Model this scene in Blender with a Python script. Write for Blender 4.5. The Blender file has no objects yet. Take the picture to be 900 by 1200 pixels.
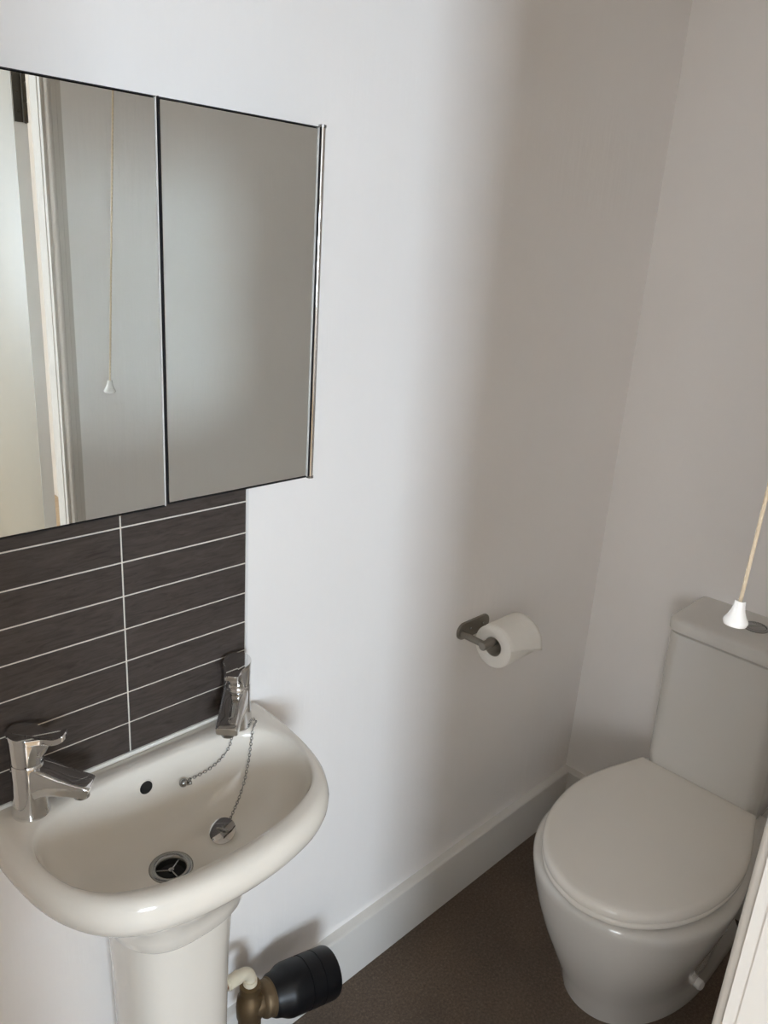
import bpy, bmesh, math, random
from mathutils import Vector, Matrix
from mathutils.bvhtree import BVHTree
random.seed(7)
scene = bpy.context.scene
COL = scene.collection

# ---------------------------------------------------------------- camera
cam_data = bpy.data.cameras.new('camera')
cam_data.sensor_fit = 'HORIZONTAL'
cam_data.sensor_width = 36.0
cam_data.lens = 930.976 * 36.0 / 900.0
cam_data.clip_start = 0.01
cam = bpy.data.objects.new('camera', cam_data)
COL.objects.link(cam)
CR = ((0.71092021, -0.70026671, 0.06495376),
      (-0.18412413, -0.27446851, -0.94380365),
      (0.67874204, 0.65900954, -0.32406121))      # rows: right, down, forward
cm = Matrix(((CR[0][0], -CR[1][0], -CR[2][0], 0.0),
             (CR[0][1], -CR[1][1], -CR[2][1], -0.94),
             (CR[0][2], -CR[1][2], -CR[2][2], 1.532),
             (0, 0, 0, 1)))
cam.matrix_world = cm
scene.camera = cam

# ---------------------------------------------------------------- view, world, daylight, added fill light
scene.view_settings.view_transform = 'Standard'
scene.view_settings.look = 'None'
scene.view_settings.gamma = 1.0
scene.view_settings.use_curve_mapping = False
scene.view_settings.exposure = -0.05
scene.cycles.max_bounces = 20
scene.cycles.diffuse_bounces = 14
scene.cycles.glossy_bounces = 8
scene.cycles.blur_glossy = 0.0
scene.cycles.sample_clamp_indirect = 0.0
world = bpy.data.worlds.new('sky')
scene.world = world
world.use_nodes = True
bg = world.node_tree.nodes['Background']
bg.inputs['Color'].default_value = (0.72, 0.84, 1.0, 1)
bg.inputs['Strength'].default_value = 2.0

WIN = dict(x0=-2.02, x1=-0.90, z0=1.10, z1=2.28, y=-4.20)   # window of the room beyond the doorway
ld = bpy.data.lights.new('daylight', 'AREA')
ld.shape = 'RECTANGLE'
ld.size = WIN['x1'] - WIN['x0'] - 0.04
ld.size_y = WIN['z1'] - WIN['z0'] - 0.04
ld.energy = 186.0
ld.color = (0.745, 0.87, 1.0)
lo = bpy.data.objects.new('daylight', ld)
lo.location = ((WIN['x0'] + WIN['x1']) / 2, WIN['y'] - 0.10, (WIN['z0'] + WIN['z1']) / 2)
lo.rotation_euler = (math.radians(90), 0, 0)     # area light shines along its local -Z -> world +Y
COL.objects.link(lo)
FILL_WIN = dict(y0=-2.6, y1=-1.5, z0=1.0, z1=2.1, x=-2.40)     # unseen window added for fill light, left end of the hall
ld2 = bpy.data.lights.new('fill_light_hall_end', 'AREA')
ld2.shape = 'RECTANGLE'
ld2.size = 1.06
ld2.size_y = 1.06
ld2.energy = 52.0
ld2.color = (0.95, 0.97, 1.0)
lo2 = bpy.data.objects.new('fill_light_hall_end', ld2)
lo2.location = (FILL_WIN['x'] - 0.12, -2.05, 1.55)
lo2.rotation_euler = (math.radians(90), 0, math.radians(-90))
COL.objects.link(lo2)


# ---------------------------------------------------------------- materials
def lin(c):
    return tuple((v / 12.92 if v <= 0.04045 else ((v + 0.055) / 1.055) ** 2.4) for v in c)


def new_mat(name, color, rough=0.5, metal=0.0, coat=0.0, spec=0.5):
    m = bpy.data.materials.new(name)
    m.use_nodes = True
    nt = m.node_tree
    b = nt.nodes['Principled BSDF']
    b.inputs['Base Color'].default_value = (*color, 1)
    b.inputs['Roughness'].default_value = rough
    b.inputs['Metallic'].default_value = metal
    b.inputs['Coat Weight'].default_value = coat
    b.inputs['Specular IOR Level'].default_value = spec
    return m, nt, b


def noise(nt, scale, detail=3, rough=0.5, vec=None, stretch=None, coord='Object'):
    tc = nt.nodes.new('ShaderNodeTexCoord')
    out = tc.outputs[coord]
    if stretch:
        mp = nt.nodes.new('ShaderNodeMapping')
        mp.inputs['Scale'].default_value = stretch
        nt.links.new(out, mp.inputs['Vector'])
        out = mp.outputs['Vector']
    n = nt.nodes.new('ShaderNodeTexNoise')
    n.inputs['Scale'].default_value = scale
    n.inputs['Detail'].default_value = detail
    n.inputs['Roughness'].default_value = rough
    nt.links.new(out, n.inputs['Vector'])
    return n


def ramp(nt, src, stops):
    r = nt.nodes.new('ShaderNodeValToRGB')
    el = r.color_ramp.elements
    while len(el) < len(stops):
        el.new(0.5)
    for e, (p, c) in zip(el, stops):
        e.position = p
        e.color = (*c, 1)
    nt.links.new(src, r.inputs['Fac'])
    return r


def bump(nt, b, src, strength, dist=0.001):
    bp = nt.nodes.new('ShaderNodeBump')
    bp.inputs['Strength'].default_value = strength
    bp.inputs['Distance'].default_value = dist
    nt.links.new(src, bp.inputs['Height'])
    nt.links.new(bp.outputs['Normal'], b.inputs['Normal'])


def paint(name, color, rough, var=0.015, bscale=45, bst=0.25):
    m, nt, b = new_mat(name, color, rough)
    n = noise(nt, 2.2, 4)
    lo_ = tuple(max(0, c - var) for c in color)
    hi_ = tuple(c + var for c in color)
    r = ramp(nt, n.outputs['Fac'], [(0.3, lo_), (0.7, hi_)])
    nt.links.new(r.outputs['Color'], b.inputs['Base Color'])
    n2 = noise(nt, bscale, 4, 0.6)
    bump(nt, b, n2.outputs['Fac'], bst, 0.0015)
    return m


M_WALL = paint('wall_paint', (0.885, 0.858, 0.832), 0.42)
nt = M_WALL.node_tree
b = nt.nodes['Principled BSDF']
st_ = noise(nt, 1.0, 5, 0.65, stretch=(14, 14, 1.2))
rs = nt.nodes.new('ShaderNodeMapRange')
rs.inputs['To Min'].default_value = 0.33
rs.inputs['To Max'].default_value = 0.56
nt.links.new(st_.outputs['Fac'], rs.inputs['Value'])
nt.links.new(rs.outputs['Result'], b.inputs['Roughness'])
b2_ = nt.nodes.new('ShaderNodeBump')
b2_.inputs['Strength'].default_value = 0.35
b2_.inputs['Distance'].default_value = 0.004
nt.links.new(st_.outputs['Fac'], b2_.inputs['Height'])
nt.links.new(b.inputs['Normal'].links[0].from_socket, b2_.inputs['Normal'])
nt.links.new(b2_.outputs['Normal'], b.inputs['Normal'])
M_HALL = paint('hall_paint', (0.88, 0.86, 0.83), 0.6)
M_CEIL = paint('ceiling_paint', (0.89, 0.88, 0.86), 0.8)
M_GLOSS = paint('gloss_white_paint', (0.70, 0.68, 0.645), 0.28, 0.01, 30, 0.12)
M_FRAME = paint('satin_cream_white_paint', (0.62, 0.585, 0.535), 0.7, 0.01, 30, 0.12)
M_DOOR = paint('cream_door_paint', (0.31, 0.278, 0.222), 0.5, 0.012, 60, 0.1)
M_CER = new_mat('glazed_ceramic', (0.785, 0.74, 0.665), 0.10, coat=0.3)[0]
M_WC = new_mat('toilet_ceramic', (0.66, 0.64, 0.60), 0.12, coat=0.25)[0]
M_SEAT = new_mat('toilet_seat_plastic', (0.80, 0.765, 0.705), 0.22)[0]
M_CHROME = new_mat('chrome', (0.74, 0.74, 0.74), 0.04, 1.0)[0]
M_STEEL = new_mat('drain_steel', (0.36, 0.36, 0.355), 0.22, 1.0)[0]
M_MIRROR = new_mat('mirror_glass', (0.80, 0.82, 0.80), 0.0, 1.0)[0]
M_CABIN = new_mat('cabinet_white', (0.7, 0.7, 0.7), 0.35)[0]
M_DARK = new_mat('painted_void_shade', (0.006, 0.006, 0.006), 0.6)[0]  # near-black that paints the shade inside gaps and holes
M_DARKEDGE = new_mat('dark_anodised_edge', (0.028, 0.028, 0.032), 0.3, 0.5)[0]
M_NICKEL, nt, b = new_mat('brushed_nickel', (0.30, 0.28, 0.25), 0.32, 1.0)
bump(nt, b, noise(nt, 300, 2, stretch=(0.1, 1, 1)).outputs['Fac'], 0.15, 0.0003)
M_GROUT = paint('pale_grout', (0.70, 0.66, 0.58), 0.8, 0.03, 200, 0.3)
M_CAULK = new_mat('white_sealant', (0.72, 0.70, 0.65), 0.35)[0]
M_TRIM = new_mat('white_trim_and_bevel_glint', (0.75, 0.74, 0.72), 0.3)[0]  # also on the bevel strips, where its white paints a reflection

# dark wood-grained tile: horizontal streaks, different on each tile
M_TILE, nt, b = new_mat('brown_streaked_tile', (0.07, 0.06, 0.054), 0.42, spec=0.32)
tc = nt.nodes.new('ShaderNodeTexCoord')
oi = nt.nodes.new('ShaderNodeObjectInfo')
mul = nt.nodes.new('ShaderNodeMath'); mul.operation = 'MULTIPLY'; mul.inputs[1].default_value = 37.0
nt.links.new(oi.outputs['Random'], mul.inputs[0])
cx = nt.nodes.new('ShaderNodeCombineXYZ')
for k in range(3):
    nt.links.new(mul.outputs[0], cx.inputs[k])
mp = nt.nodes.new('ShaderNodeMapping'); mp.inputs['Scale'].default_value = (22, 60, 150)
nt.links.new(tc.outputs['Object'], mp.inputs['Vector'])
nt.links.new(cx.outputs[0], mp.inputs['Location'])
n = nt.nodes.new('ShaderNodeTexNoise'); n.inputs['Scale'].default_value = 1.0
n.inputs['Detail'].default_value = 6; n.inputs['Roughness'].default_value = 0.65
n.inputs['Distortion'].default_value = 1.2
nt.links.new(mp.outputs['Vector'], n.inputs['Vector'])
r = ramp(nt, n.outputs['Fac'], [(0.28, (0.036, 0.028, 0.024)), (0.5, (0.060, 0.048, 0.042)), (0.75, (0.084, 0.069, 0.061))])
nt.links.new(r.outputs['Color'], b.inputs['Base Color'])
bump(nt, b, n.outputs['Fac'], 0.3, 0.0006)

# brown speckled vinyl floor
M_FLOOR, nt, b = new_mat('brown_speckled_vinyl', (0.06, 0.045, 0.036), 0.55)
n1 = noise(nt, 170, 5, 0.85)
r1 = ramp(nt, n1.outputs['Fac'], [(0.32, (0.055, 0.037, 0.026)), (0.50, (0.105, 0.074, 0.052)), (0.60, (0.14, 0.102, 0.074)), (0.70, (0.27, 0.205, 0.15))])
n2 = noise(nt, 6, 4)
r2 = ramp(nt, n2.outputs['Fac'], [(0.3, (0.82, 0.82, 0.82)), (0.7, (1.1, 1.08, 1.05))])
mx = nt.nodes.new('ShaderNodeMixRGB'); mx.blend_type = 'MULTIPLY'; mx.inputs['Fac'].default_value = 1
nt.links.new(r1.outputs['Color'], mx.inputs['Color1'])
nt.links.new(r2.outputs['Color'], mx.inputs['Color2'])
nt.links.new(mx.outputs['Color'], b.inputs['Base Color'])
bump(nt, b, n1.outputs['Fac'], 0.4, 0.0008)

M_OAK, nt, b = new_mat('pale_oak', (0.55, 0.40, 0.25), 0.4)
n = noise(nt, 1.0, 5, 0.6, stretch=(3, 40, 1))
r = ramp(nt, n.outputs['Fac'], [(0.3, (0.46, 0.33, 0.20)), (0.7, (0.62, 0.47, 0.31))])
nt.links.new(r.outputs['Color'], b.inputs['Base Color'])

M_PAPER = paint('tissue_paper', (0.90, 0.875, 0.82), 0.9, 0.01, 500, 0.3)
M_CARD = new_mat('cardboard_core', (0.42, 0.38, 0.32), 0.9)[0]
M_BRASS = paint('tarnished_brass', (0.15, 0.10, 0.05), 0.5, 0.045, 90, 0.3)
M_BRASS.node_tree.nodes['Principled BSDF'].inputs['Metallic'].default_value = 0.75
M_BLACK = new_mat('black_plastic', (0.004, 0.004, 0.005), 0.36, spec=0.3)[0]
M_PIPE = paint('painted_pipe', (0.66, 0.60, 0.47), 0.45, 0.05, 70, 0.4)
M_COPPER = new_mat('dull_copper', (0.22, 0.09, 0.05), 0.4, 0.8)[0]
M_CORD, nt, b = new_mat('cream_cord', (0.70, 0.58, 0.42), 0.8)
wv = nt.nodes.new('ShaderNodeTexWave'); wv.inputs['Scale'].default_value = 90
wv.bands_direction = 'DIAGONAL'
tc = nt.nodes.new('ShaderNodeTexCoord'); nt.links.new(tc.outputs['Object'], wv.inputs['Vector'])
bump(nt, b, wv.outputs['Fac'], 0.6, 0.0006)
M_KNOB = new_mat('white_plastic', (0.86, 0.84, 0.81), 0.25)[0]
M_HINGE = paint('dark_bronze_hinge', (0.055, 0.045, 0.03), 0.45, 0.03, 120, 0.4)
M_GLASS = bpy.data.materials.new('window_glass')
M_GLASS.use_nodes = True
nt = M_GLASS.node_tree
for q in list(nt.nodes):
    nt.nodes.remove(q)
o_ = nt.nodes.new('ShaderNodeOutputMaterial'); tr = nt.nodes.new('ShaderNodeBsdfTransparent')
gl = nt.nodes.new('ShaderNodeBsdfGlossy'); gl.inputs['Roughness'].default_value = 0.02
fr = nt.nodes.new('ShaderNodeFresnel'); ms = nt.nodes.new('ShaderNodeMixShader')
nt.links.new(fr.outputs[0], ms.inputs[0]); nt.links.new(tr.outputs[0], ms.inputs[1])
nt.links.new(gl.outputs[0], ms.inputs[2]); nt.links.new(ms.outputs[0], o_.inputs['Surface'])


# ---------------------------------------------------------------- mesh helpers
def link(name, me, mat, parent=None, smooth=False, loc=None):
    if mat is not None and len(me.materials) == 0:
        me.materials.append(mat)
    o = bpy.data.objects.new(name, me)
    COL.objects.link(o)
    if parent is not None:
        o.parent = parent
        pl = parent.location
        o.matrix_parent_inverse = Matrix.Identity(4)
        o.location = -Vector(pl) if loc is None else loc     # geometry is written in world coordinates
        if parent.parent is not None and loc is None:
            o.location = (0, 0, 0)
    if smooth:
        for p in me.polygons:
            p.use_smooth = True
    return o


def obj(name, bm, mat, parent=None, smooth=False, auto=None):
    bmesh.ops.recalc_face_normals(bm, faces=bm.faces)
    me = bpy.data.meshes.new(name)
    bm.to_mesh(me)
    bm.free()
    o = link(name, me, mat, parent, smooth or auto is not None)
    if auto is not None:
        me.set_sharp_from_angle(angle=math.radians(auto))
    return o


def tag(o, label=None, cat=None, group=None, kind=None):
    if label: o['label'] = label
    if cat: o['category'] = cat
    if group: o['group'] = group
    if kind: o['kind'] = kind
    return o


def thing(name, loc, label, cat, group=None):
    o = bpy.data.objects.new(name, None)
    o.empty_display_size = 0.05
    o.location = loc
    COL.objects.link(o)
    return tag(o, label, cat, group)


def add_box(bm, x0, x1, y0, y1, z0, z1, bev=0.0, seg=2):
    t = bmesh.new()
    bmesh.ops.create_cube(t, size=1.0)
    for v in t.verts:
        v.co = Vector(((x0 + x1) / 2 + v.co.x * (x1 - x0), (y0 + y1) / 2 + v.co.y * (y1 - y0), (z0 + z1) / 2 + v.co.z * (z1 - z0)))
    if bev > 0:
        bmesh.ops.bevel(t, geom=list(t.edges), offset=bev, segments=seg, profile=0.5, affect='EDGES')
    merge(bm, t)


def merge(bm, t):
    me = bpy.data.meshes.new('tmp')
    t.to_mesh(me)
    t.free()
    bm.from_mesh(me)
    bpy.data.meshes.remove(me)


def box(name, x0, x1, y0, y1, z0, z1, mat, parent=None, bev=0.0, seg=2):
    bm = bmesh.new()
    add_box(bm, x0, x1, y0, y1, z0, z1, bev, seg)
    return obj(name, bm, mat, parent, auto=40 if bev else None)


def add_loft(bm, rings, cap0=True, cap1=True, closed=True):
    vs = [[bm.verts.new(p) for p in rg] for rg in rings]
    n_ = len(vs[0])
    for a, b_ in zip(vs, vs[1:]):
        for i in range(n_ if closed else n_ - 1):
            j = (i + 1) % n_
            bm.faces.new((a[i], a[j], b_[j], b_[i]))
    if cap0: bm.faces.new(vs[0])
    if cap1: bm.faces.new(vs[-1])
    return vs


def add_lathe(bm, prof, mat4=None, n=32, cap0=True, cap1=True):
    """prof: (radius, z) pairs turned about Z, then moved by mat4."""
    mat4 = mat4 or Matrix.Identity(4)
    rings = [[mat4 @ Vector((r_ * math.cos(2 * math.pi * k / n), r_ * math.sin(2 * math.pi * k / n), z_)) for k in range(n)] for r_, z_ in prof]
    add_loft(bm, rings, cap0, cap1)


def axis_mat(p, d, up=Vector((0, 0, 1))):
    """matrix that takes +Z to direction d, origin to p"""
    d = Vector(d).normalized()
    x = up.cross(d)
    if x.length < 1e-4:
        x = Vector((1, 0, 0))
    x.normalize()
    y = d.cross(x)
    return Matrix(((x.x, y.x, d.x, p[0]), (x.y, y.y, d.y, p[1]), (x.z, y.z, d.z, p[2]), (0, 0, 0, 1)))


def add_tube(bm, pts, rad, n=12, caps=True):
    pts = [Vector(p) for p in pts]
    rings = []
    prev = None
    for i, p in enumerate(pts):
        d = (pts[min(i + 1, len(pts) - 1)] - pts[max(i - 1, 0)]).normalized()
        if prev is None:
            u = d.orthogonal().normalized()
        else:
            u = (prev - d * prev.dot(d)).normalized()
        prev = u
        w = d.cross(u)
        r_ = rad[i] if isinstance(rad, (list, tuple)) else rad
        rings.append([p + (u * math.cos(2 * math.pi * k / n) + w * math.sin(2 * math.pi * k / n)) * r_ for k in range(n)])
    add_loft(bm, rings, caps, caps)


def catmull(pts, m=8):
    out = []
    P = [Vector(p) for p in pts]
    for i in range(len(P) - 1):
        p0 = P[i - 1] if i > 0 else P[i] * 2 - P[i + 1]
        p1, p2 = P[i], P[i + 1]
        p3 = P[i + 2] if i + 2 < len(P) else P[i + 1] * 2 - P[i]
        for k in range(m):
            t = k / m
            out.append(0.5 * ((2 * p1) + (p2 - p0) * t + (2 * p0 - 5 * p1 + 4 * p2 - p3) * t * t + (3 * p1 - p0 - 3 * p2 + p3) * t ** 3))
    out.append(P[-1])
    return out


def interp(x, tab):
    if x <= tab[0][0]: return tab[0][1]
    for (a, va), (b_, vb) in zip(tab, tab[1:]):
        if x <= b_:
            return va + (vb - va) * (x - a) / (b_ - a)
    return tab[-1][1]


# ---------------------------------------------------------------- the setting
XL, XB, YR = -0.25, 1.79, -0.82      # left end, toilet wall, doorway wall (room side)
YH = -0.89                            # doorway wall, hall side
HL, HR, HB = -2.40, 1.8, -4.20         # hall
ZC = 2.35

tag(box('floor', XL - 0.1, XB + 0.1, YH, 0.1, -0.08, 0.0, M_FLOOR), 'dark brown speckled vinyl floor', None, None, 'structure')
tag(box('floor_hall', HL - 0.1, HR + 0.1, HB - 0.1, YH, -0.08, 0.0, M_OAK), 'pale oak floor of the hall', None, None, 'structure')
tag(box('ceiling', HL - 0.1, HR + 0.1, HB - 0.1, 0.1, ZC, ZC + 0.08, M_CEIL), 'plain white ceiling', None, None, 'structure')
WALL = tag(box('wall_left', XL - 0.1, XB + 0.1, 0.0, 0.1, 0, ZC, M_WALL), 'white painted wall behind the basin and mirror cabinet', None, None, 'structure')
tag(box('wall_back', XB, XB + 0.1, YH, 0.0, 0, ZC, M_WALL), 'white painted wall behind the toilet', None, None, 'structure')
tag(box('wall_near', XL - 0.1, XL, YH, 0.0, 0, ZC, M_WALL), 'white painted end wall left of the basin', None, None, 'structure')

JX0, JX1, JZ = -0.05, 0.66, 2.04      # rough opening of the doorway
bm = bmesh.new()
add_box(bm, HL, JX0, YH, YR, 0, ZC)
add_box(bm, JX1, HR, YH, YR, 0, ZC)
add_box(bm, JX0, JX1, YH, YR, JZ, ZC)
tag(obj('wall_right', bm, M_WALL), 'white painted wall with the doorway, opposite the basin', None, None, 'structure')

bm = bmesh.new()
add_box(bm, HL - 0.1, WIN['x0'], HB - 0.1, HB, 0, ZC)
add_box(bm, WIN['x1'], HR + 0.1, HB - 0.1, HB, 0, ZC)
add_box(bm, WIN['x0'], WIN['x1'], HB - 0.1, HB, 0, WIN['z0'])
add_box(bm, WIN['x0'], WIN['x1'], HB - 0.1, HB, WIN['z1'], ZC)
tag(obj('wall_hall', bm, M_HALL), 'white hall wall with the window that lights the room', None, None, 'structure')
bm = bmesh.new()
add_box(bm, HL - 0.1, HL, HB, FILL_WIN['y0'], 0, ZC)
add_box(bm, HL - 0.1, HL, FILL_WIN['y1'], YH, 0, ZC)
add_box(bm, HL - 0.1, HL, FILL_WIN['y0'], FILL_WIN['y1'], 0, FILL_WIN['z0'])
add_box(bm, HL - 0.1, HL, FILL_WIN['y0'], FILL_WIN['y1'], FILL_WIN['z1'], ZC)
tag(obj('wall_hall_left', bm, M_HALL), 'left end wall of the hall with the added fill window', None, None, 'structure')
tag(box('wall_hall_right', HR, HR + 0.1, HB, YH, 0, ZC, M_HALL), 'right end wall of the hall', None, None, 'structure')

bm = bmesh.new()
w = WIN
for a in ((w['x0'], w['x0'] + 0.035, w['z0'], w['z1']), (w['x1'] - 0.035, w['x1'], w['z0'], w['z1']),
          (w['x0'], w['x1'], w['z0'], w['z0'] + 0.035), (w['x0'], w['x1'], w['z1'] - 0.035, w['z1'])):
    add_box(bm, a[0], a[1], HB - 0.08, HB - 0.03, a[2], a[3], 0.004)
win = tag(obj('window_1', bm, M_GLOSS, auto=40), 'white framed hall window letting in daylight', None, None, 'structure')
box('pane', w['x0'] + 0.03, w['x1'] - 0.03, HB - 0.058, HB - 0.054, w['z0'] + 0.03, w['z1'] - 0.03, M_GLASS, win)


bm = bmesh.new()
w = FILL_WIN
for a in ((w['y0'], w['y0'] + 0.035, w['z0'], w['z1']), (w['y1'] - 0.035, w['y1'], w['z0'], w['z1']),
          (w['y0'], w['y1'], w['z0'], w['z0'] + 0.035), (w['y0'], w['y1'], w['z1'] - 0.035, w['z1'])):
    add_box(bm, HL - 0.08, HL - 0.03, a[0], a[1], a[2], a[3], 0.004)
win = tag(obj('fill_window', bm, M_GLOSS, auto=40), 'white framed window added for fill light at the left end of the hall', None, None, 'structure')
box('pane', HL - 0.058, HL - 0.054, w['y0'] + 0.03, w['y1'] - 0.03, w['z0'] + 0.03, w['z1'] - 0.03, M_GLASS, win)


# skirting boards: flat board with a rounded top edge
def skirting(name, p0, p1, nrm, label, h=0.139, t=0.022):
    prof = [(0, 0), (t, 0), (t, h - 0.007), (t - 0.001, h - 0.003), (t - 0.004, h - 0.0006), (t - 0.007, h), (0, h + 0.001)]
    bm_ = bmesh.new()
    rings = [[Vector((p[0] + nrm[0] * d, p[1] + nrm[1] * d, z)) for d, z in prof] for p in (p0, p1)]
    add_loft(bm_, rings)
    return tag(obj(name, bm_, M_GLOSS, auto=35), label, None, None, 'structure')


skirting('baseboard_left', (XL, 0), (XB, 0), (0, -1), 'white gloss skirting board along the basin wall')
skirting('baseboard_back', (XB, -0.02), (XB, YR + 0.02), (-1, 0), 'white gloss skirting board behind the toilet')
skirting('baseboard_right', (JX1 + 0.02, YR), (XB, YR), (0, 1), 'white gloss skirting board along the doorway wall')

# door frame: jamb with stop step towards the room and a bead moulding on the wall side
FR = bpy.data.objects.new('trim_1', None)
COL.objects.link(FR)
tag(FR, 'white gloss door frame with a beaded edge at lower right', None, None, 'structure')


def jamb_side(sx, x_face, x_wall):
    """sx=+1: jamb on the toilet side, faces -x; the profile runs in plan (x,y), extruded up"""
    s = sx
    a = [(x_face, -0.815), (x_face, -0.849), (x_face + s * 0.018, -0.8495), (x_face + s * 0.018, YH), (x_wall, YH), (x_wall, -0.815)]
    bm_ = bmesh.new()
    add_loft(bm_, [[Vector((x, y, z)) for x, y in a] for z in (0, JZ)])
    bmesh.ops.bevel(bm_, geom=[e for e in bm_.edges if abs(e.verts[0].co.z - e.verts[1].co.z) > 1], offset=0.002, segments=2, affect='EDGES')
    obj('jamb', bm_, M_FRAME, FR, auto=35)
    # moulding: flat, quirk and round bead, laid over the joint with the wall
    pr = [(0.0035, 0.0), (0.0035, 0.014), (0.0085, 0.014)]
    for k in range(11):
        t = math.pi * (1 - k / 10)
        pr.append((0.0145 + 0.005 * math.cos(t), 0.0175 + 0.007 * math.sin(t)))
    pr += [(0.0205, 0.013), (0.0215, 0.0105), (0.033, 0.0085), (0.0345, 0.006), (0.043, 0.0045), (0.044, 0.0)]
    bm_ = bmesh.new()
    add_loft(bm_, [[Vector((x_face + s * (u - 0.0025), -0.82 + v, z)) for u, v in pr] for z in (0, JZ + 0.02)])
    obj('architrave', bm_, M_FRAME, FR, auto=30)


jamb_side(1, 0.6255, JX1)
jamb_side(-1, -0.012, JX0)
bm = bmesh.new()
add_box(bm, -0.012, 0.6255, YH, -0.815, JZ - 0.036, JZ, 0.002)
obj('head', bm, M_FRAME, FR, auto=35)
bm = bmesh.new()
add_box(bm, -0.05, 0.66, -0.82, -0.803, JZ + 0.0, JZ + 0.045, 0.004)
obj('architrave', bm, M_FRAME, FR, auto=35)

# open door, hinged on the toilet-side jamb, swung out into the hall
DX0, DX1, DY = 0.629, 0.653, -0.935
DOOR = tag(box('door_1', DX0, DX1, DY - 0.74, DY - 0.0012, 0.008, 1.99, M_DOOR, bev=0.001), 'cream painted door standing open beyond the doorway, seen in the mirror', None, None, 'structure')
box('edge_lipping', DX0 + 0.0002, DX1 - 0.0002, DY - 0.0012, DY, 0.008, 1.99, M_TRIM, DOOR)
for zc in (1.74, 0.25):
    bm = bmesh.new()
    add_box(bm, DX0 + 0.002, DX1 - 0.0002, DY, DY + 0.002, zc - 0.05, zc + 0.05, 0.0006, 1)
    hg = obj('hinge', bm, M_HINGE, DOOR, auto=40)
    bm = bmesh.new()
    add_lathe(bm, [(0.0, -0.052), (0.0045, -0.05), (0.0045, -0.0175), (0.0038, -0.0165), (0.0045, -0.0155), (0.0045, 0.0155), (0.0038, 0.0165), (0.0045, 0.0175), (0.0045, 0.05), (0.0, 0.052)], Matrix.Translation((DX1 - 0.004, DY + 0.006, zc)), 14, False, False)
    obj('knuckle', bm, M_HINGE, hg, auto=50)
    for q in (-0.032, 0.0, 0.032):
        bm = bmesh.new()
        add_lathe(bm, [(0.0032, 0), (0.0028, 0.0008), (0.0, 0.001)], axis_mat((DX0 + 0.009, DY + 0.002, zc + q), (0, 1, 0)), 10, True, False)
        obj('screw', bm, M_HINGE, hg, True)
piv = Vector((DX0, DY, 0))
DOOR.matrix_world = Matrix.Translation(piv) @ Matrix.Rotation(math.radians(9), 4, 'Z') @ Matrix.Translation(-piv)

# tiled splashback: grout bed, single tiles, white edge trim, sealant line at the basin
TX0, TX1, TG = 0.26, 0.662, 0.462
TZ0 = 0.7985
rows = 10
box('grout', TX0 - 0.001, TX1 + 0.001, -0.0075, 0.0, TZ0 - 0.003, TZ0 + rows * 0.05, M_GROUT, WALL)
hw, hh = 0.0987, 0.02375
for wdt, xc in (((TG - 0.0013 - TX0) / 2, (TX0 + TG - 0.0013) / 2), ((TX1 - TG - 0.0013) / 2, (TX1 + TG + 0.0013) / 2)):
    bm = bmesh.new()
    b_ = 0.0009
    r0 = [Vector((x, 0.0045, z)) for x, z in ((-wdt, -hh), (wdt, -hh), (wdt, hh), (-wdt, hh))]
    r1 = [Vector((x, -0.0038, z)) for x, z in ((-wdt, -hh), (wdt, -hh), (wdt, hh), (-wdt, hh))]
    r2 = [Vector((x, -0.0045, z)) for x, z in ((-wdt + b_, -hh + b_), (wdt - b_, -hh + b_), (wdt - b_, hh - b_), (-wdt + b_, hh - b_))]
    add_loft(bm, [r0, r1, r2])
    bmesh.ops.recalc_face_normals(bm, faces=bm.faces)
    tm = bpy.data.meshes.new('tile')
    bm.to_mesh(tm)
    bm.free()
    tm.materials.append(M_TILE)
    for k in range(rows):
        o = bpy.data.objects.new('tile', tm)
        COL.objects.link(o)
        o.parent = WALL
        o.location = (xc, -0.0048 + random.uniform(-0.0002, 0.0002), TZ0 + 0.05 * k + 0.025)
box('tile_trim', TX1 + 0.001, TX1 + 0.005, -0.0098, 0, TZ0 - 0.003, TZ0 + rows * 0.05, M_TRIM, WALL, 0.0008, 1)
box('tile_trim', TX0 - 0.005, TX0 - 0.001, -0.0098, 0, TZ0 - 0.003, TZ0 + rows * 0.05, M_TRIM, WALL, 0.0008, 1)

# ---------------------------------------------------------------- mirror cabinet
CZ0, CZ1, CF = 1.217, 1.6535, -0.132
CAB = thing('mirror_cabinet', (0.461, 0, CZ0), 'wall-hung cabinet with two mirrored doors above the basin', 'cabinet')
bm = bmesh.new()
add_box(bm, 0.252, 0.668, CF + 0.022, -0.0105, CZ0 + 0.002, CZ1 - 0.002, 0.001, 1)
obj('body', bm, M_CABIN, CAB, auto=40)
box('gap_shade_sheet', 0.258, 0.662, CF + 0.0185, CF + 0.0225, CZ0 + 0.004, CZ1 - 0.004, M_DARK, CAB)  # black sheet painting the shade seen through the gap between the doors
for x0, x1, dz in ((0.247, 0.4592, -0.002), (0.4625, 0.675, 0.0)):
    d = box('door', x0, x1, CF + 0.004, CF + 0.018, CZ0 + dz, CZ1, M_CHROME, CAB, 0.0008, 1)
    g = box('mirror', x0 + 0.001, x1 - 0.001, CF, CF + 0.0045, CZ0 + dz + 0.001, CZ1 - 0.001, M_MIRROR, d, 0.0007, 1)
    for q0, q1 in ((CZ1 - 0.0003, CZ1 + 0.0006), (CZ0 + dz - 0.0008, CZ0 + dz + 0.0003)):
        box('edge_strip', x0, x1, CF - 0.0004, CF + 0.016, q0, q1, M_DARKEDGE, d)
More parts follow.
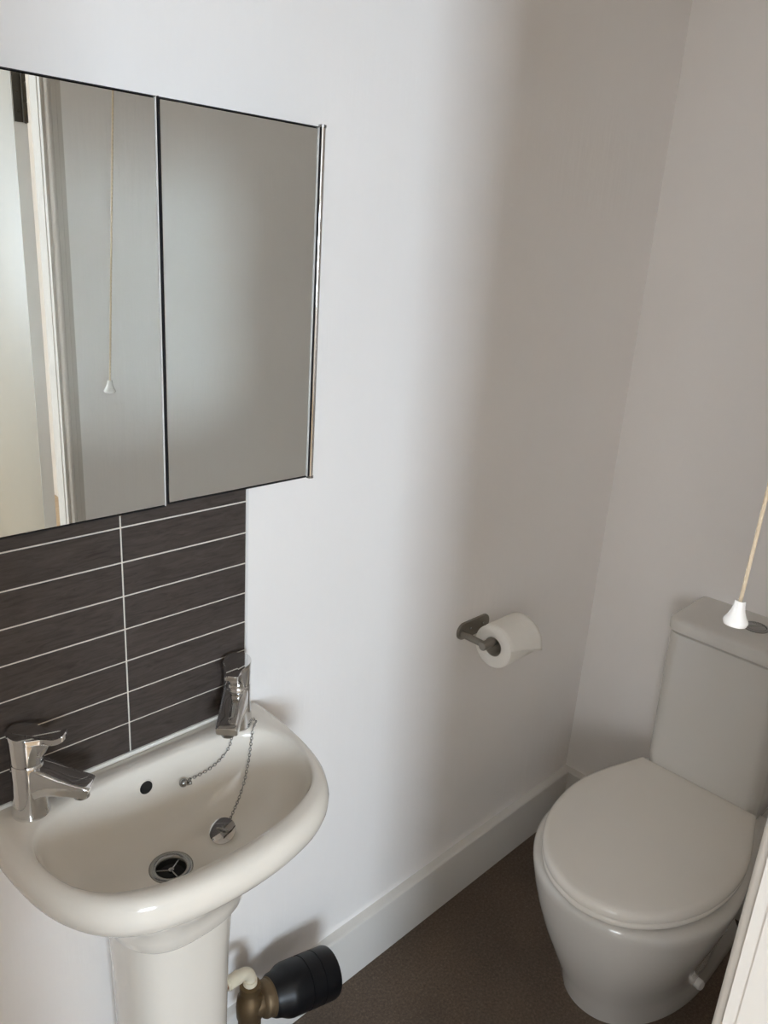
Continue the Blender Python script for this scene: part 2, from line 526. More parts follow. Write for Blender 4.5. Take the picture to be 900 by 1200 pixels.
# chrome edge profiles of the doors: dark flat channel and bright round bar
box('bevel_glint', 0.6750, 0.6758, CF - 0.0006, CF + 0.010, CZ0, CZ1, M_TRIM, CAB)  # white strip painting the glass bevel's reflection of the bright wall
box('edge_profile', 0.6758, 0.6786, CF - 0.0005, CF + 0.018, CZ0, CZ1, M_DARKEDGE, CAB)
box('bevel_glint', 0.4586, 0.4594, CF - 0.0006, CF + 0.010, CZ0 - 0.002, CZ1, M_TRIM, CAB)
box('edge_profile', 0.4614, 0.4627, CF - 0.0005, CF + 0.016, CZ0, CZ1 + 0.001, M_DARKEDGE, CAB)
bm = bmesh.new()
add_lathe(bm, [(0.004, CZ0 - 0.001), (0.0042, CZ0), (0.0042, CZ1), (0.004, CZ1 + 0.001)], Matrix.Translation((0.6832, CF + 0.003, 0)), 24)
hb = obj('handle_bar', bm, M_CHROME, CAB, auto=50)
for z0, z1 in ((CZ1, CZ1 + 0.004), (CZ0 - 0.004, CZ0)):
    bm = bmesh.new()
    add_lathe(bm, [(0.0038, z0), (0.005, z0 + 0.0006), (0.005, z1 - 0.0006), (0.0038, z1)], Matrix.Translation((0.6832, CF + 0.003, 0)), 20)
    obj('end_cap', bm, M_STEEL, hb, auto=50)

# ---------------------------------------------------------------- basin on its pedestal
BX, BZ = 0.471, 0.795
BC = Vector((BX, -0.150))
half = [(0.2225, -0.0015), (0.2225, -0.05), (0.2205, -0.10), (0.2135, -0.155), (0.198, -0.205), (0.170, -0.248), (0.128, -0.277), (0.068, -0.294), (0.0, -0.299)]


def outline(hf, n=128):
    """closed outline from its right half; returned as radii by angle about BC"""
    pts = [(BX + x, y) for x, y in hf] + [(BX - x, y) for x, y in hf[-2::-1]]
    sm = [(p.x, p.y) for p in catmull([(x, y, 0) for x, y in pts], 10)]
    out = []
    for k in range(n):
        t = 2 * math.pi * k / n
        d = Vector((math.cos(t), math.sin(t)))
        best = None
        for i in range(len(sm)):
            a = Vector(sm[i]); c = Vector(sm[(i + 1) % len(sm)])
            e = c - a
            den = d.x * e.y - d.y * e.x
            if abs(den) < 1e-12: continue
            q = a - BC
            s_ = (q.x * e.y - q.y * e.x) / den
            u = (q.x * d.y - q.y * d.x) / den
            if s_ > 0 and -1e-6 <= u <= 1 + 1e-6:
                best = s_ if best is None else max(best, s_)
        out.append(best)
    return out


N = 128
R_OUT = outline(half)
inner_half = [(0.0, -0.047), (0.08, -0.048), (0.138, -0.056), (0.176, -0.079), (0.1915, -0.118), (0.1895, -0.158), (0.176, -0.198), (0.146, -0.232), (0.095, -0.254), (0.045, -0.2625), (0.0, -0.2645)]
pts = [(BX + x, y) for x, y in inner_half] + [(BX - x, y) for x, y in inner_half[-2:0:-1]]
_o = outline


def radii(pts):
    sm = [(p.x, p.y) for p in catmull([(x, y, 0) for x, y in pts + pts[:1]], 10)]
    out = []
    for k in range(N):
        t = 2 * math.pi * k / N
        d = Vector((math.cos(t), math.sin(t)))
        best = 0.0
        for i in range(len(sm)):
            a = Vector(sm[i]); c = Vector(sm[(i + 1) % len(sm)])
            e = c - a
            den = d.x * e.y - d.y * e.x
            if abs(den) < 1e-12: continue
            q = a - BC
            s_ = (q.x * e.y - q.y * e.x) / den
            u = (q.x * d.y - q.y * d.x) / den
            if s_ > 0 and -1e-6 <= u <= 1 + 1e-6:
                best = max(best, s_)
        out.append(best)
    return out


R_IN = radii(pts)
DRAIN = Vector((0.457, -0.125, 0.672))


def ring_polar(rad, z, off=0.0):
    rg = []
    for k in range(N):
        t = 2 * math.pi * k / N
        rr = rad[k] - off
        x, y = BC.x + rr * math.cos(t), BC.y + rr * math.sin(t)
        rg.append(Vector((x, min(y, -0.0015), z)))
    return rg


def mix(a, b_, t):
    return [p.lerp(q, t) for p, q in zip(a, b_)]


def circ(c, r_, z):
    return [Vector((c[0] + r_ * math.cos(2 * math.pi * k / N), c[1] + r_ * math.sin(2 * math.pi * k / N), z)) for k in range(N)]


def ped_ring(z, wx, y0, y1):
    """D shape: flat back at y0, round front to y1"""
    rg = []
    for k in range(N):
        t = 2 * math.pi * k / N
        c, s_ = math.cos(t), math.sin(t)
        e = 0.78
        x = 0.463 + wx * math.copysign(abs(c) ** e, c)
        yy = (y0 + y1) / 2 + (y0 - y1) / 2 * math.copysign(abs(s_) ** e, s_)
        rg.append(Vector((x, yy, z)))
    return rg


neck = ped_ring(0.62, 0.098, -0.02, -0.205)
rim0 = ring_polar(R_OUT, 0.75, 0.002)
def outer_at(t, z):
    rg = mix(rim0, neck, t)
    return [Vector((p.x, p.y, z)) for p in rg]


rings = [outer_at(1.04, 0.606), outer_at(1.0, 0.612), outer_at(0.97, 0.628), outer_at(0.88, 0.652), outer_at(0.74, 0.676), outer_at(0.54, 0.697), outer_at(0.33, 0.717), outer_at(0.17, 0.730), outer_at(0.07, 0.7375),
         ring_polar(R_OUT, 0.744, 0.0045), ring_polar(R_OUT, 0.7535, 0.001), ring_polar(R_OUT, 0.766, 0.0005), ring_polar(R_OUT, 0.777, 0.0035), ring_polar(R_OUT, 0.784, 0.0085), ring_polar(R_OUT, 0.787, 0.016)]
inn = ring_polar(R_IN, 0.0)
top_out = ring_polar(R_OUT, BZ, 0.016)
rings.append([Vector((p.x, p.y, 0.787)) for p in mix(top_out, inn, 0.55)])
dr = circ(DRAIN, 0.0285, DRAIN.z)
prof = [(-0.02, 0.7858), (0.0, 0.7815), (0.02, 0.772), (0.05, 0.757), (0.09, 0.741), (0.15, 0.724), (0.24, 0.7075), (0.36, 0.695), (0.5, 0.6865), (0.66, 0.680), (0.82, 0.6755), (0.93, 0.673), (1.0, 0.672)]
for t, z in prof:
    rg = [p.lerp(q, max(t, 0)) for p, q in zip(inn, dr)]
    if t < 0:
        rg = mix(inn, top_out, 0.12)
    rings.append([Vector((p.x, p.y, z)) for p in rg])
rings.append(circ(DRAIN, 0.0280, 0.658))
rings = [[Vector((p.x, p.y, p.z + 0.008 * min(1.0, max(0.0, (p.z - 0.672) / 0.08)))) for p in rg] for rg in rings]
BAS = thing('pedestal_basin', (BX, -0.15, 0), 'white ceramic hand basin on a white pedestal under the mirror cabinet', 'basin')
bm = bmesh.new()
add_loft(bm, rings, True, True)
bas = obj('bowl', bm, M_CER, BAS, True)
bas.data.set_sharp_from_angle(angle=math.radians(75))
bm = bmesh.new()
bm.from_mesh(bas.data)
BVH = BVHTree.FromBMesh(bm)
bm.free()


def on_basin(x, y, off=0.0):
    h = BVH.ray_cast(Vector((x, y, 1.0)), Vector((0, 0, -1)))
    return h[0] + h[1] * off, h[1]


bm = bmesh.new()
add_loft(bm, [ped_ring(0.0, 0.098, -0.03, -0.205), ped_ring(0.02, 0.096, -0.03, -0.203), ped_ring(0.10, 0.082, -0.03, -0.19), ped_ring(0.30, 0.077, -0.03, -0.183), ped_ring(0.50, 0.080, -0.025, -0.187), ped_ring(0.585, 0.084, -0.022, -0.192), ped_ring(0.605, 0.086, -0.021, -0.194), ped_ring(0.622, 0.086, -0.021, -0.194)])
obj('pedestal', bm, M_CER, BAS, auto=50)
bm = bmesh.new()
add_box(bm, TX0, TX1 + 0.006, -0.012, -0.0005, BZ - 0.003, TZ0 + 0.0015, 0.002, 2)
obj('sealant', bm, M_CAULK, BAS, auto=40)

# waste: chrome ring, sunk cup, cross bars
bm = bmesh.new()
zd = DRAIN.z
pr = [(0.0165, -0.012), (0.0175, -0.003), (0.0185, 0.0005), (0.0205, 0.0022), (0.0245, 0.0025), (0.0272, 0.0012), (0.0275, -0.001)]
add_lathe(bm, [(r_ * 1.13, z_) for r_, z_ in pr], Matrix.Translation(DRAIN), 40, False, False)
waste = obj('waste', bm, M_STEEL, BAS, True)
bm = bmesh.new()
add_lathe(bm, [(0.0190, -0.0115), (0.0005, -0.0118)], Matrix.Translation(DRAIN), 24, False, True)
obj('waste_cup', bm, M_DARK, waste)
bm = bmesh.new()
for k in range(3):
    a = 2 * math.pi * k / 3 + 0.5
    add_tube(bm, [DRAIN + Vector((0, 0, -0.005)), DRAIN + Vector((0.0198 * math.cos(a), 0.0198 * math.sin(a), -0.004))], 0.0014, 8)
add_lathe(bm, [(0.0, -0.007), (0.004, -0.007), (0.004, -0.0035), (0.0, -0.003)], Matrix.Translation(DRAIN), 16, False, False)
obj('waste_grid', bm, M_STEEL, waste, auto=40)

# overflow in the back slope: rim, and a black disc painting the hole's shade
p, nn = on_basin(0.462, -0.0500, 0.0)
nn = sum((on_basin(0.462 + a, -0.0500 + c)[1] for a in (-0.008, 0, 0.008) for c in (-0.002, -0.004, 0, 0.002)), Vector()).normalized()
p = p + nn * 0.0012
bm = bmesh.new()
mo = axis_mat(p, nn)
add_lathe(bm, [(0.0115, -0.001), (0.0112, 0.0006), (0.0102, 0.0009), (0.0098, 0.0002)], mo, 28, False, False)
ov = obj('overflow_rim', bm, M_CER, BAS, True)
bm = bmesh.new()
add_lathe(bm, [(0.0099, 0.0003), (0.0005, 0.0003)], mo, 24, False, True)
obj('overflow_shade_disc', bm, M_DARK, ov)


# ---------------------------------------------------------------- taps
def super_section(c, ux, uz, a, b_, e=0.5, n=24):
    rg = []
    for k in range(n):
        t = 2 * math.pi * k / n
        cc, ss = math.cos(t), math.sin(t)
        rg.append(c + ux * (a * math.copysign(abs(cc) ** e, cc)) + uz * (b_ * math.copysign(abs(ss) ** e, ss)))
    return rg


def make_tap(x, y, ang, lab, tall=1.04):
    base = Vector((x, y, BZ - 0.0005))
    T = thing('basin_tap', base, lab, 'tap', 'lever taps on the basin')
    d = Vector((math.cos(ang), math.sin(ang), 0))
    s = Vector((-d.y, d.x, 0))
    bm = bmesh.new()
    add_lathe(bm, [(0.0240, 0.0), (0.0243, 0.002), (0.0235, 0.004), (0.0230, 0.010), (0.0218, 0.030), (0.0208, 0.052), (0.0205, 0.073), (0.0198, 0.0745)], Matrix.Translation(base), 40)
    obj('body', bm, M_CHROME, T, auto=45)
    # broad flat spout growing out of the upper body, thinning to a slanted tip
    bm = bmesh.new()
    st = [(0.002, 0.049, 0.0190, 0.0250), (0.014, 0.0490, 0.0190, 0.0225), (0.026, 0.0480, 0.0186, 0.0170), (0.040, 0.0455, 0.0180, 0.0128), (0.056, 0.0420, 0.0174, 0.0104), (0.070, 0.0390, 0.0170, 0.0092), (0.0765, 0.0372, 0.0168, 0.0084), (0.0785, 0.0368, 0.0158, 0.0070)]
    rg = []
    for t, z, a, b_ in st:
        tilt = Vector((0, 0, 1)) + d * (0.30 if t > 0.02 else 0.1)
        rg.append(super_section(base + d * t + Vector((0, 0, z)), s, tilt.normalized(), a, b_, 0.30))
    add_loft(bm, rg)
    sp = obj('spout', bm, M_CHROME, T, auto=38)
    bm = bmesh.new()
    tip = base + d * 0.066 + Vector((0, 0, 0.0285))
    add_lathe(bm, [(0.0105, -0.004), (0.0105, 0.004), (0.009, 0.0045)], axis_mat(tip, Vector((0, 0, 1))), 20)
    obj('nozzle', bm, M_STEEL, sp, auto=45)
    # turning head: collar, drum, lever plate with pinched flanks and an upturned tip
    bm = bmesh.new()
    add_lathe(bm, [(0.0190, 0.0735), (0.0190, 0.0760), (0.0204, 0.0765), (0.0207, 0.079), (0.0207, 0.107), (0.0204, 0.1085)], Matrix.Translation(base), 40)
    # front cheek under the lever
    st = [(0.008, 0.0935, 0.0125, 0.0150), (0.020, 0.0945, 0.0105, 0.0135), (0.0265, 0.0990, 0.0085, 0.0090), (0.031, 0.1035, 0.0070, 0.0040)]
    add_loft(bm, [super_section(base + d * t + Vector((0, 0, z)), s, Vector((0, 0, 1)), a, b_, 0.5) for t, z, a, b_ in st])
    hd = obj('head', bm, M_CHROME, T, auto=45)
    bm = bmesh.new()
    hp = [(-0.0215, 0.0), (-0.0199, 0.0085), (-0.0150, 0.0156), (-0.0075, 0.0202), (0.0, 0.0214), (0.0080, 0.0200), (0.0155, 0.0160), (0.0230, 0.0122), (0.0310, 0.0104), (0.0400, 0.0102), (0.0470, 0.0102), (0.0505, 0.0092), (0.0520, 0.0060), (0.0524, 0.0)]
    sm = [(q.x, q.y) for q in catmull([(u, v, 0) for u, v in hp], 4)]
    plan = sm + [(u, -v) for u, v in sm[-2:0:-1]]

    def lev(z0, k_):
        out = []
        for u, v in plan:
            z = z0 + 0.004 - 0.007 * max(0.0, (u + 0.02) / 0.056) + 0.0085 * max(0.0, (u - 0.036) / 0.0165) ** 1.6
            out.append(base + d * (u * k_) + s * (v * k_) + Vector((0, 0, z)))
        return out
    add_loft(bm, [lev(0.1060, 0.95), lev(0.1068, 0.99), lev(0.1125, 1.0), lev(0.1140, 0.975)])
    obj('lever', bm, M_CHROME, hd, auto=35)
    for ch in [T.children[k] for k in range(len(T.children))]:
        for o in [ch] + list(ch.children):
            for v in o.data.vertices:
                v.co.z = base.z + (v.co.z - base.z) * tall
    return T


make_tap(0.307, -0.036, math.radians(-42), 'chrome lever tap on the left corner of the basin')
make_tap(0.6265, -0.040, math.radians(-136), 'chrome lever tap at the right of the basin, beside the plug chain', 0.97)


# ---------------------------------------------------------------- plug, its chain and the chain stay
def chain_bm(path, pitch=0.0042, lr=0.0019, wr=0.00055):
    """links of alternate twist laid along a smooth path"""
    bm_ = bmesh.new()
    pts_ = catmull(path, 40)
    acc, last, k = 0.0, pts_[0], 0
    spots = [pts_[0]]
    for p_ in pts_[1:]:
        acc += (p_ - last).length
        last = p_
        if acc >= pitch:
            acc = 0.0
            spots.append(p_)
    for i in range(len(spots) - 1):
        a, b2 = spots[i], spots[i + 1]
        dd = (b2 - a).normalized()
        u = dd.orthogonal().normalized()
        w_ = dd.cross(u)
        u = u if i % 2 else w_
        c = (a + b2) / 2
        rg = []
        nv = dd.cross(u)
        for q in range(10):
            t = 2 * math.pi * q / 10
            mid = c + dd * (pitch * 0.68 * math.cos(t)) + u * (lr * math.sin(t))
            rad = (dd * math.cos(t) + u * math.sin(t)).normalized()
            rg.append([mid + (rad * math.cos(2 * math.pi * h / 5) + nv * math.sin(2 * math.pi * h / 5)) * wr for h in range(5)])
        add_loft(bm_, rg + rg[:1], False, False)
    return bm_


PL = thing('basin_plug', on_basin(0.546, -0.124)[0], 'chrome basin plug with bridge lying on the right slope of the bowl, on its chain', 'plug')
pp, pn = on_basin(0.546, -0.124, 0.0015)
pm = axis_mat(pp, (pn + Vector((-0.25, -0.25, 0))).normalized())
bm = bmesh.new()
add_lathe(bm, [(0.0150, -0.002), (0.0165, 0.003), (0.0192, 0.0045), (0.0200, 0.006), (0.0196, 0.0082), (0.0150, 0.0092), (0.0, 0.0094)], pm, 36, True, False)
obj('disc', bm, M_CHROME, PL, auto=40)
bm = bmesh.new()
add_tube(bm, [pm @ Vector((0.009 * math.cos(t), 0, 0.0085 + 0.0075 * math.sin(t))) for t in [math.pi * k / 10 for k in range(11)]], 0.0016, 8)
obj('bridge', bm, M_STEEL, PL, True)
top = pm @ Vector((0, 0, 0.016))
wp = []
for t in [0.2 + 0.8 * k / 15 for k in range(16)]:
    x, y = 0.546 + (0.6495 - 0.546) * t, -0.124 + (-0.060 + 0.124) * t
    wp.append(on_basin(x, y, 0.003)[0])
path = [top] + wp + [on_basin(0.6500, -0.054, 0.003)[0], on_basin(0.6495, -0.047, 0.003)[0]]
obj('chain', chain_bm(path), M_STEEL, PL, True)
q0 = on_basin(0.5215, -0.0525, 0.006)[0]
path = [q0 + Vector((0.004, 0, 0))] + [on_basin(0.5215 + (0.604 - 0.5215) * t, -0.0525 + (-0.057 + 0.0525) * t, 0.0024)[0] for t in (0.12, 0.25, 0.4, 0.55, 0.7, 0.8, 0.9)] + [on_basin(0.604, -0.056, 0.0026)[0], on_basin(0.612, -0.047, 0.003)[0]]
obj('chain', chain_bm(path), M_STEEL, PL, True)
bm = bmesh.new()
bmesh.ops.create_uvsphere(bm, u_segments=20, v_segments=12, radius=0.0066)
for v in bm.verts:
    v.co += q0 + Vector((-0.003, 0, 0.0002))
add_lathe(bm, [(0.0, -0.006), (0.0028, -0.005), (0.0032, 0.002), (0.0, 0.003)], axis_mat(q0 + Vector((0.006, -0.004, -0.002)), (0.6, -0.5, 0.3)), 12, False, False)
obj('chain_stay', bm, M_STEEL, PL, True)

# ---------------------------------------------------------------- stop valve with a black cap beside the pedestal
VA = thing('stop_valve', (0.66, -0.085, 0.0), 'brass valve with a large black plastic cap on the wall beside the pedestal', 'valve')
A = Vector((0.675, -0.085, 0.218))
B = Vector((0.797, -0.104, 0.200))
ax = (B - A).normalized()
L = (B - A).length
mA = axis_mat(A, ax)
bm = bmesh.new()
add_lathe(bm, [(0.018, -0.006), (0.0345, -0.005), (0.0375, 0.0), (0.0395, 0.010), (0.0455, 0.022), (0.0475, 0.030), (0.0478, 0.058), (0.0468, 0.0585), (0.0468, 0.0625), (0.0480, 0.063), (0.0482, 0.088), (0.0472, 0.0885), (0.0472, 0.0905), (0.0482, 0.091), (0.0480, L - 0.006), (0.0462, L - 0.001), (0.043, L), (0.0, L)], mA, 48, True, False)
obj('cap', bm, M_BLACK, VA, auto=40)
bm = bmesh.new()
add_lathe(bm, [(0.020, -0.045), (0.024, -0.040), (0.024, -0.026), (0.030, -0.022), (0.032, -0.018), (0.032, -0.008), (0.034, -0.006), (0.034, 0.001)], mA, 36)
nb = obj('brass_collar', bm, M_BRASS, VA, auto=40)
V0 = A - ax * 0.045
bm = bmesh.new()
add_lathe(bm, [(0.015, -0.055), (0.0205, -0.052), (0.0205, -0.036), (0.018, -0.034), (0.0235, -0.022), (0.0245, 0.0), (0.0225, 0.020), (0.016, 0.028), (0.0155, 0.034), (0.0185, 0.036), (0.0185, 0.050), (0.013, 0.052)], Matrix.Translation(V0), 32)
obj('brass_body', bm, M_BRASS, VA, auto=40)
E0 = V0 + Vector((0, 0, 0.050))
bm = bmesh.new()
cx_, cz_ = E0.x, E0.z
arc = [E0 + Vector((0, 0, 0.0)), E0 + Vector((0, 0, 0.012))] + [E0 + Vector((-0.022 + 0.022 * math.cos(t), 0, 0.014 + 0.022 * math.sin(t))) for t in [math.pi / 2 * k / 8 for k in range(9)]] + [E0 + Vector((-0.05, 0, 0.036))]
add_tube(bm, arc, 0.0105, 16)
add_tube(bm, [E0 + Vector((0, 0, 0.002)), E0 + Vector((0, 0, 0.012))], 0.0125, 16)
add_tube(bm, [E0 + Vector((-0.024, 0, 0.036)), E0 + Vector((-0.046, 0, 0.036))], 0.0122, 16)
obj('elbow', bm, M_PIPE, VA, auto=45)
bm = bmesh.new()
add_tube(bm, [E0 + Vector((-0.048, 0, 0.036)), E0 + Vector((-0.105, 0, 0.036))], 0.0078, 14)
obj('copper_pipe', bm, M_COPPER, VA, auto=45)
bm = bmesh.new()
add_tube(bm, [V0 + Vector((0, 0, -0.05)), Vector((V0.x, V0.y, 0.0))], 0.0085, 14)
obj('supply_pipe', bm, M_COPPER, VA, auto=45)

# ---------------------------------------------------------------- toilet roll holder and roll
HX, HY, HZ = 1.229, -0.068, 0.743
HO = thing('toilet_roll_holder', (1.269, 0, HZ), 'brushed metal toilet roll holder with rounded wall plate', 'paper holder')
bm = bmesh.new()
pr = []
for k in range(40):
    t = 2 * math.pi * k / 40
    cxx = 0.0345 if math.cos(t) > 0 else -0.0345
    pr.append((cxx + 0.0195 * math.cos(t), 0.0195 * math.sin(t)))
add_loft(bm, [[Vector((1.269 + u * k_, y, HZ + 0.004 + v * k_)) for u, v in pr] for y, k_ in ((-0.0003, 1), (-0.0040, 1), (-0.0052, 0.975))])
pl = obj('wall_plate', bm, M_NICKEL, HO, auto=40)
for u in (-0.012, 0.03):
    bm = bmesh.new()
    add_lathe(bm, [(0.0032, 0), (0.0028, 0.0014), (0.0, 0.0017)], axis_mat((1.269 + u, -0.005, HZ + 0.005), (0, -1, 0)), 12, True, False)
    obj('screw', bm, M_STEEL, pl, True)
bm = bmesh.new()
arm = [(HX, -0.004, HZ), (HX, -0.045, HZ)] + [(HX, HY, HZ)]
add_tube(bm, [(HX, -0.004, HZ), (HX, HY, HZ)], 0.0075, 16)
obj('arm', bm, M_NICKEL, HO, auto=45)
bm = bmesh.new()
add_lathe(bm, [(0.0085, -0.0105), (0.0095, -0.0095), (0.0095, 0.128), (0.0085, 0.129)], axis_mat((HX, HY, HZ), (1, 0, 0)), 24)
obj('bar', bm, M_NICKEL, HO, auto=45)

RO = thing('toilet_roll', (1.31, HY, HZ - 0.010), 'white toilet roll with a folded loose end hanging on the holder', 'toilet roll')
RC = Vector((1.254, HY - 0.002, HZ - 0.0115))
mR = axis_mat(RC, (1, 0, 0))
bm = bmesh.new()
rr = 0.0475
add_lathe(bm, [(0.0215, 0.001), (0.0225, 0.0), (rr - 0.0015, 0.0), (rr, 0.0015), (rr, 0.0975), (rr - 0.0015, 0.099), (0.0225, 0.099), (0.0215, 0.098)], mR, 56, False, False)
obj('paper', bm, M_PAPER, RO, auto=50)
bm = bmesh.new()
add_lathe(bm, [(0.0216, 0.0005), (0.0216, 0.0985), (0.0209, 0.0985), (0.0209, 0.0005), (0.0216, 0.0005)], mR, 40, False, False)
obj('core', bm, M_CARD, RO, auto=50)
# loose end: follows the roll over the top, then falls away from it and ends in a folded point
bm = bmesh.new()
grid = []
NU, NV = 22, 12
for i in range(NU):
    f = i / (NU - 1)
    row = []
    for j in range(NV):
        u = j / (NV - 1)                       # 0 at the near face, 1 at the far end
        ang = math.radians(120 - 122 * f * (0.90 + 0.26 * u))       # from the wall side over the top to the front
        lift = 0.0012 + 0.006 * max(0, f - 0.45) ** 1.3 * (0.3 + 2.0 * u)
        R_ = rr + lift
        # angle measured from -y (front) upward: 90 = top
        y = RC.y - R_ * math.cos(max(ang, 0.0))
        z = RC.z + R_ * math.sin(ang)
        xx = RC.x + 0.001 + 0.098 * u + 0.012 * u * max(0, f - 0.3)
        row.append(Vector((xx, y, z)))
    grid.append(row)
gv = [[bm.verts.new(p) for p in r_] for r_ in grid]
for i in range(NU - 1):
    for j in range(NV - 1):
        bm.faces.new((gv[i][j], gv[i][j + 1], gv[i + 1][j + 1], gv[i + 1][j]))
sh = obj('loose_sheet', bm, M_PAPER, RO, True)
so = sh.modifiers.new('thickness', 'SOLIDIFY')
so.thickness = 0.0006

# ---------------------------------------------------------------- toilet
TY = -0.411
WC = thing('toilet', (1.45, TY, 0), 'white close-coupled toilet with closed lid against the far wall', 'toilet')
lid_tab = [(1.137, 0.0), (1.1385, 0.016), (1.144, 0.040), (1.157, 0.072), (1.185, 0.108), (1.235, 0.146), (1.305, 0.176), (1.385, 0.1895), (1.46, 0.187), (1.53, 0.171), (1.60, 0.149), (1.638, 0.137)]


def lid_outline(grow=0.0, m=6):
    pts_ = [(p.x, p.y) for p in catmull([(x, h, 0) for x, h in lid_tab], m)]
    c = Vector((1.40, 0))
    full = [(x, h) for x, h in pts_] + [(x, -h) for x, h in pts_[:0:-1]]
    out = []
    for x, h in full:
        v = Vector((x, h)) - c
        ln = v.length
        v = v * ((ln + grow) / ln)
        out.append((c.x + v.x, c.y + v.y))
    return out


def lid_ring(z, grow, m=6, dome=0.0):
    return [Vector((x, TY - h, z)) for x, h in lid_outline(grow, m)]


bm = bmesh.new()
lr = [lid_ring(0.3775, -0.006), lid_ring(0.3775, -0.001), lid_ring(0.380, 0.0), lid_ring(0.388, 0.0), lid_ring(0.3935, -0.0025), lid_ring(0.397, -0.0075), lid_ring(0.3985, -0.014), lid_ring(0.3995, -0.04), lid_ring(0.400, -0.10)]
add_loft(bm, lr)
obj('lid', bm, M_SEAT, WC, auto=60)
bm = bmesh.new()
add_loft(bm, [lid_ring(0.3615, -0.008), lid_ring(0.3620, -0.003), lid_ring(0.3650, -0.001), lid_ring(0.3720, -0.001), lid_ring(0.3755, -0.003), lid_ring(0.3765, -0.008)])
obj('seat', bm, M_SEAT, WC, auto=50)


def pan_ring(z, xf, hw_, xm, hb, xb=1.70, n=72, e=0.95):
    """egg front from xf with greatest half-width hw_ at xm, narrowing to hb at the back xb"""
    pts_ = []
    m = n // 2
    for k in range(m + 1):
        t = k / m
        if t < 0.6:
            a = (t / 0.6) * math.pi / 2
            x = xm - (xm - xf) * math.cos(a)
            h = hw_ * math.sin(a) ** e
        else:
            q = (t - 0.6) / 0.4
            x = xm + (xb - xm) * q
            h = hw_ + (hb - hw_) * (q * q * (3 - 2 * q))
        pts_.append((x, h))
    full = pts_ + [(x, -h) for x, h in pts_[:0:-1]]
    return [Vector((x, TY - h, z)) for x, h in full]


bm = bmesh.new()
tab = [(0.0, 1.262, 0.150, 1.53, 0.148), (0.012, 1.258, 0.152, 1.53, 0.150), (0.035, 1.249, 0.151, 1.51, 0.147), (0.060, 1.240, 0.148, 1.48, 0.132), (0.09, 1.227, 0.151, 1.465, 0.122), (0.14, 1.203, 0.159, 1.43, 0.102),
       (0.20, 1.178, 0.173, 1.40, 0.094), (0.26, 1.159, 0.189, 1.39, 0.110), (0.30, 1.150, 0.198, 1.385, 0.135), (0.33, 1.1445, 0.2035, 1.385, 0.150), (0.345, 1.143, 0.205, 1.385, 0.155), (0.3535, 1.145, 0.2035, 1.385, 0.155), (0.359, 1.151, 0.198, 1.385, 0.150), (0.3612, 1.160, 0.188, 1.385, 0.142)]
add_loft(bm, [pan_ring(t[0] * 0.988, *t[1:]) for t in tab])
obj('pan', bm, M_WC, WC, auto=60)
bm = bmesh.new()
p_ = Vector((1.462, TY - 0.103, 0.045))
add_lathe(bm, [(0.0115, 0.0), (0.0115, 0.016), (0.0095, 0.0195), (0.0, 0.0205)], axis_mat((1.462, TY - 0.143, 0.058), (-0.25, -1, 0.12)), 20, True, False)
obj('bolt_cap', bm, M_KNOB, WC, auto=45)

# cistern with domed lid and dual flush button
CX0, CXB = 1.612, XB - 0.001
cy0, cy1 = -0.280, -0.545


def cis_ring(z, x0, ya, yb, rad=0.03, xb=CXB, m=8):
    pts_ = [(xb, ya)]
    for k in range(m + 1):
        a = math.pi / 2 * k / m
        pts_.append((x0 + rad - rad * math.sin(a), ya - rad + rad * math.cos(a)))
    for k in range(m + 1):
        a = math.pi / 2 * k / m
        pts_.append((x0 + rad - rad * math.cos(a), yb + rad - rad * math.sin(a)))
    pts_.append((xb, yb))
    return [Vector((x, y, z)) for x, y in pts_]


bm = bmesh.new()
add_loft(bm, [cis_ring(0.335, 1.66, cy0 - 0.01, cy1 + 0.01), cis_ring(0.345, 1.642, cy0 - 0.006, cy1 + 0.006), cis_ring(0.42, 1.630, cy0 - 0.001, cy1 + 0.001), cis_ring(0.743, 1.617, cy0, cy1), cis_ring(0.7455, 1.620, cy0 - 0.003, cy1 + 0.003)])
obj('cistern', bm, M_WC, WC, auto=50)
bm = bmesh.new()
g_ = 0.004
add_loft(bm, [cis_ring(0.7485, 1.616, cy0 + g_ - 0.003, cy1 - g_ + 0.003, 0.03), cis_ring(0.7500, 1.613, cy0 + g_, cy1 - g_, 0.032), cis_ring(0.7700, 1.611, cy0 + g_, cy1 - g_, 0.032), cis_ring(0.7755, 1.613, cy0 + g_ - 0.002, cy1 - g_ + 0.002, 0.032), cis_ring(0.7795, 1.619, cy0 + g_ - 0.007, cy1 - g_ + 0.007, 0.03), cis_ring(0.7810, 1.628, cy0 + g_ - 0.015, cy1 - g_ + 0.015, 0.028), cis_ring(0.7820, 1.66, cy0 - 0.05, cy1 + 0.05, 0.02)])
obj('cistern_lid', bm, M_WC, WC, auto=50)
bc = Vector((1.712, -0.433, 0.7818))
bm = bmesh.new()
add_lathe(bm, [(0.0275, -0.001), (0.0275, 0.0025), (0.0255, 0.004), (0.0225, 0.0036), (0.022, 0.002)], Matrix.Translation(bc), 40, True, True)
fb = obj('button_ring', bm, M_STEEL, WC, auto=50)
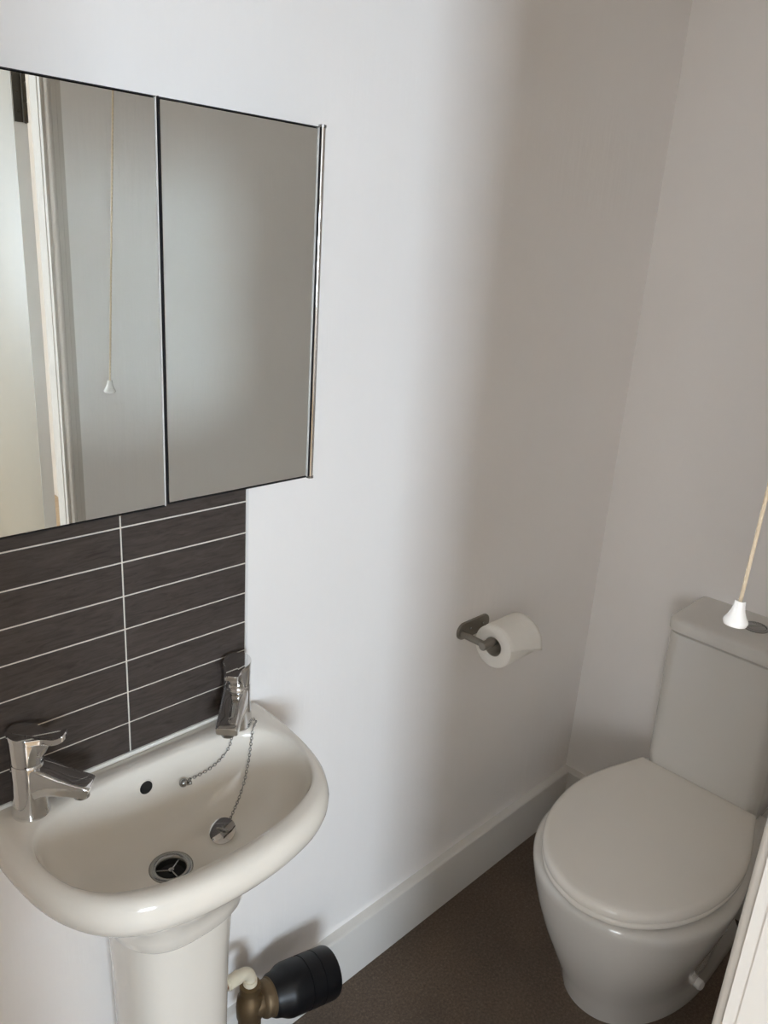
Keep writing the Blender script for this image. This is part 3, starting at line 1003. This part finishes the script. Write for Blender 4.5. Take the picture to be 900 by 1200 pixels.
for sgn, nm in ((1, 'full_flush'), (-1, 'half_flush')):
    bm = bmesh.new()
    pts_ = []
    for k in range(21):
        a = -math.pi / 2 + math.pi * k / 20
        if nm == 'full_flush':
            pts_.append((sgn * (0.0006 + 0.0208 * max(0, math.cos(a))), 0.0208 * math.sin(a)))
        else:
            pts_.append((sgn * (0.0006 + 0.0208 * max(0, math.cos(a))), 0.0208 * math.sin(a)))
    ca, sa = math.cos(0.9), math.sin(0.9)
    add_loft(bm, [[bc + Vector(((u * ca - v * sa) * k_, (u * sa + v * ca) * k_, z)) for u, v in pts_] for z, k_ in ((0.0015, 1), (0.0034, 1), (0.0042, 0.94))])
    obj('flush_button', bm, M_STEEL, fb, auto=45)
for sgn in (-1, 1):
    bm = bmesh.new()
    add_lathe(bm, [(0.009, -0.02), (0.009, 0.02)], axis_mat((1.645, TY + sgn * 0.08, 0.372), (0, 1, 0)), 16)
    obj('seat_hinge', bm, M_STEEL, WC, auto=45)

# ---------------------------------------------------------------- pull cord switch
K = Vector((0.684, -0.72, 1.24))
tilt = Vector((0.058, 0.004, 1.0)).normalized()
TOP = K + tilt * ((ZC - 0.024 - K.z) / tilt.z)
PC = thing('pull_cord', (TOP.x, TOP.y, ZC), 'cream pull cord with a white bell-shaped knob hanging in front of the cistern', 'pull cord')
bm = bmesh.new()
kp = [(0.0, -0.0165), (0.008, -0.0168), (0.0128, -0.0150), (0.0142, -0.0110), (0.0135, -0.0085), (0.0105, -0.0035), (0.0080, 0.003), (0.0066, 0.009), (0.0062, 0.0145), (0.0056, 0.0158), (0.0028, 0.0150), (0.0026, 0.012)]
add_lathe(bm, [(r_ * 0.76, z_ * 0.74) for r_, z_ in kp], axis_mat(K, tilt), 32, False, True)
obj('knob', bm, M_KNOB, PC, auto=50)
bm = bmesh.new()
add_tube(bm, [K + tilt * (0.009 + (TOP - K - tilt * 0.009).length * t / 30) for t in range(31)], 0.0017, 10)
obj('cord', bm, M_CORD, PC, True)
bm = bmesh.new()
add_lathe(bm, [(0.042, 0.0), (0.042, -0.010), (0.036, -0.020), (0.010, -0.024), (0.004, -0.030), (0.0, -0.030)], Matrix.Translation((TOP.x, TOP.y, ZC)), 40, True, False)
obj('switch_rose', bm, M_KNOB, PC, auto=40)
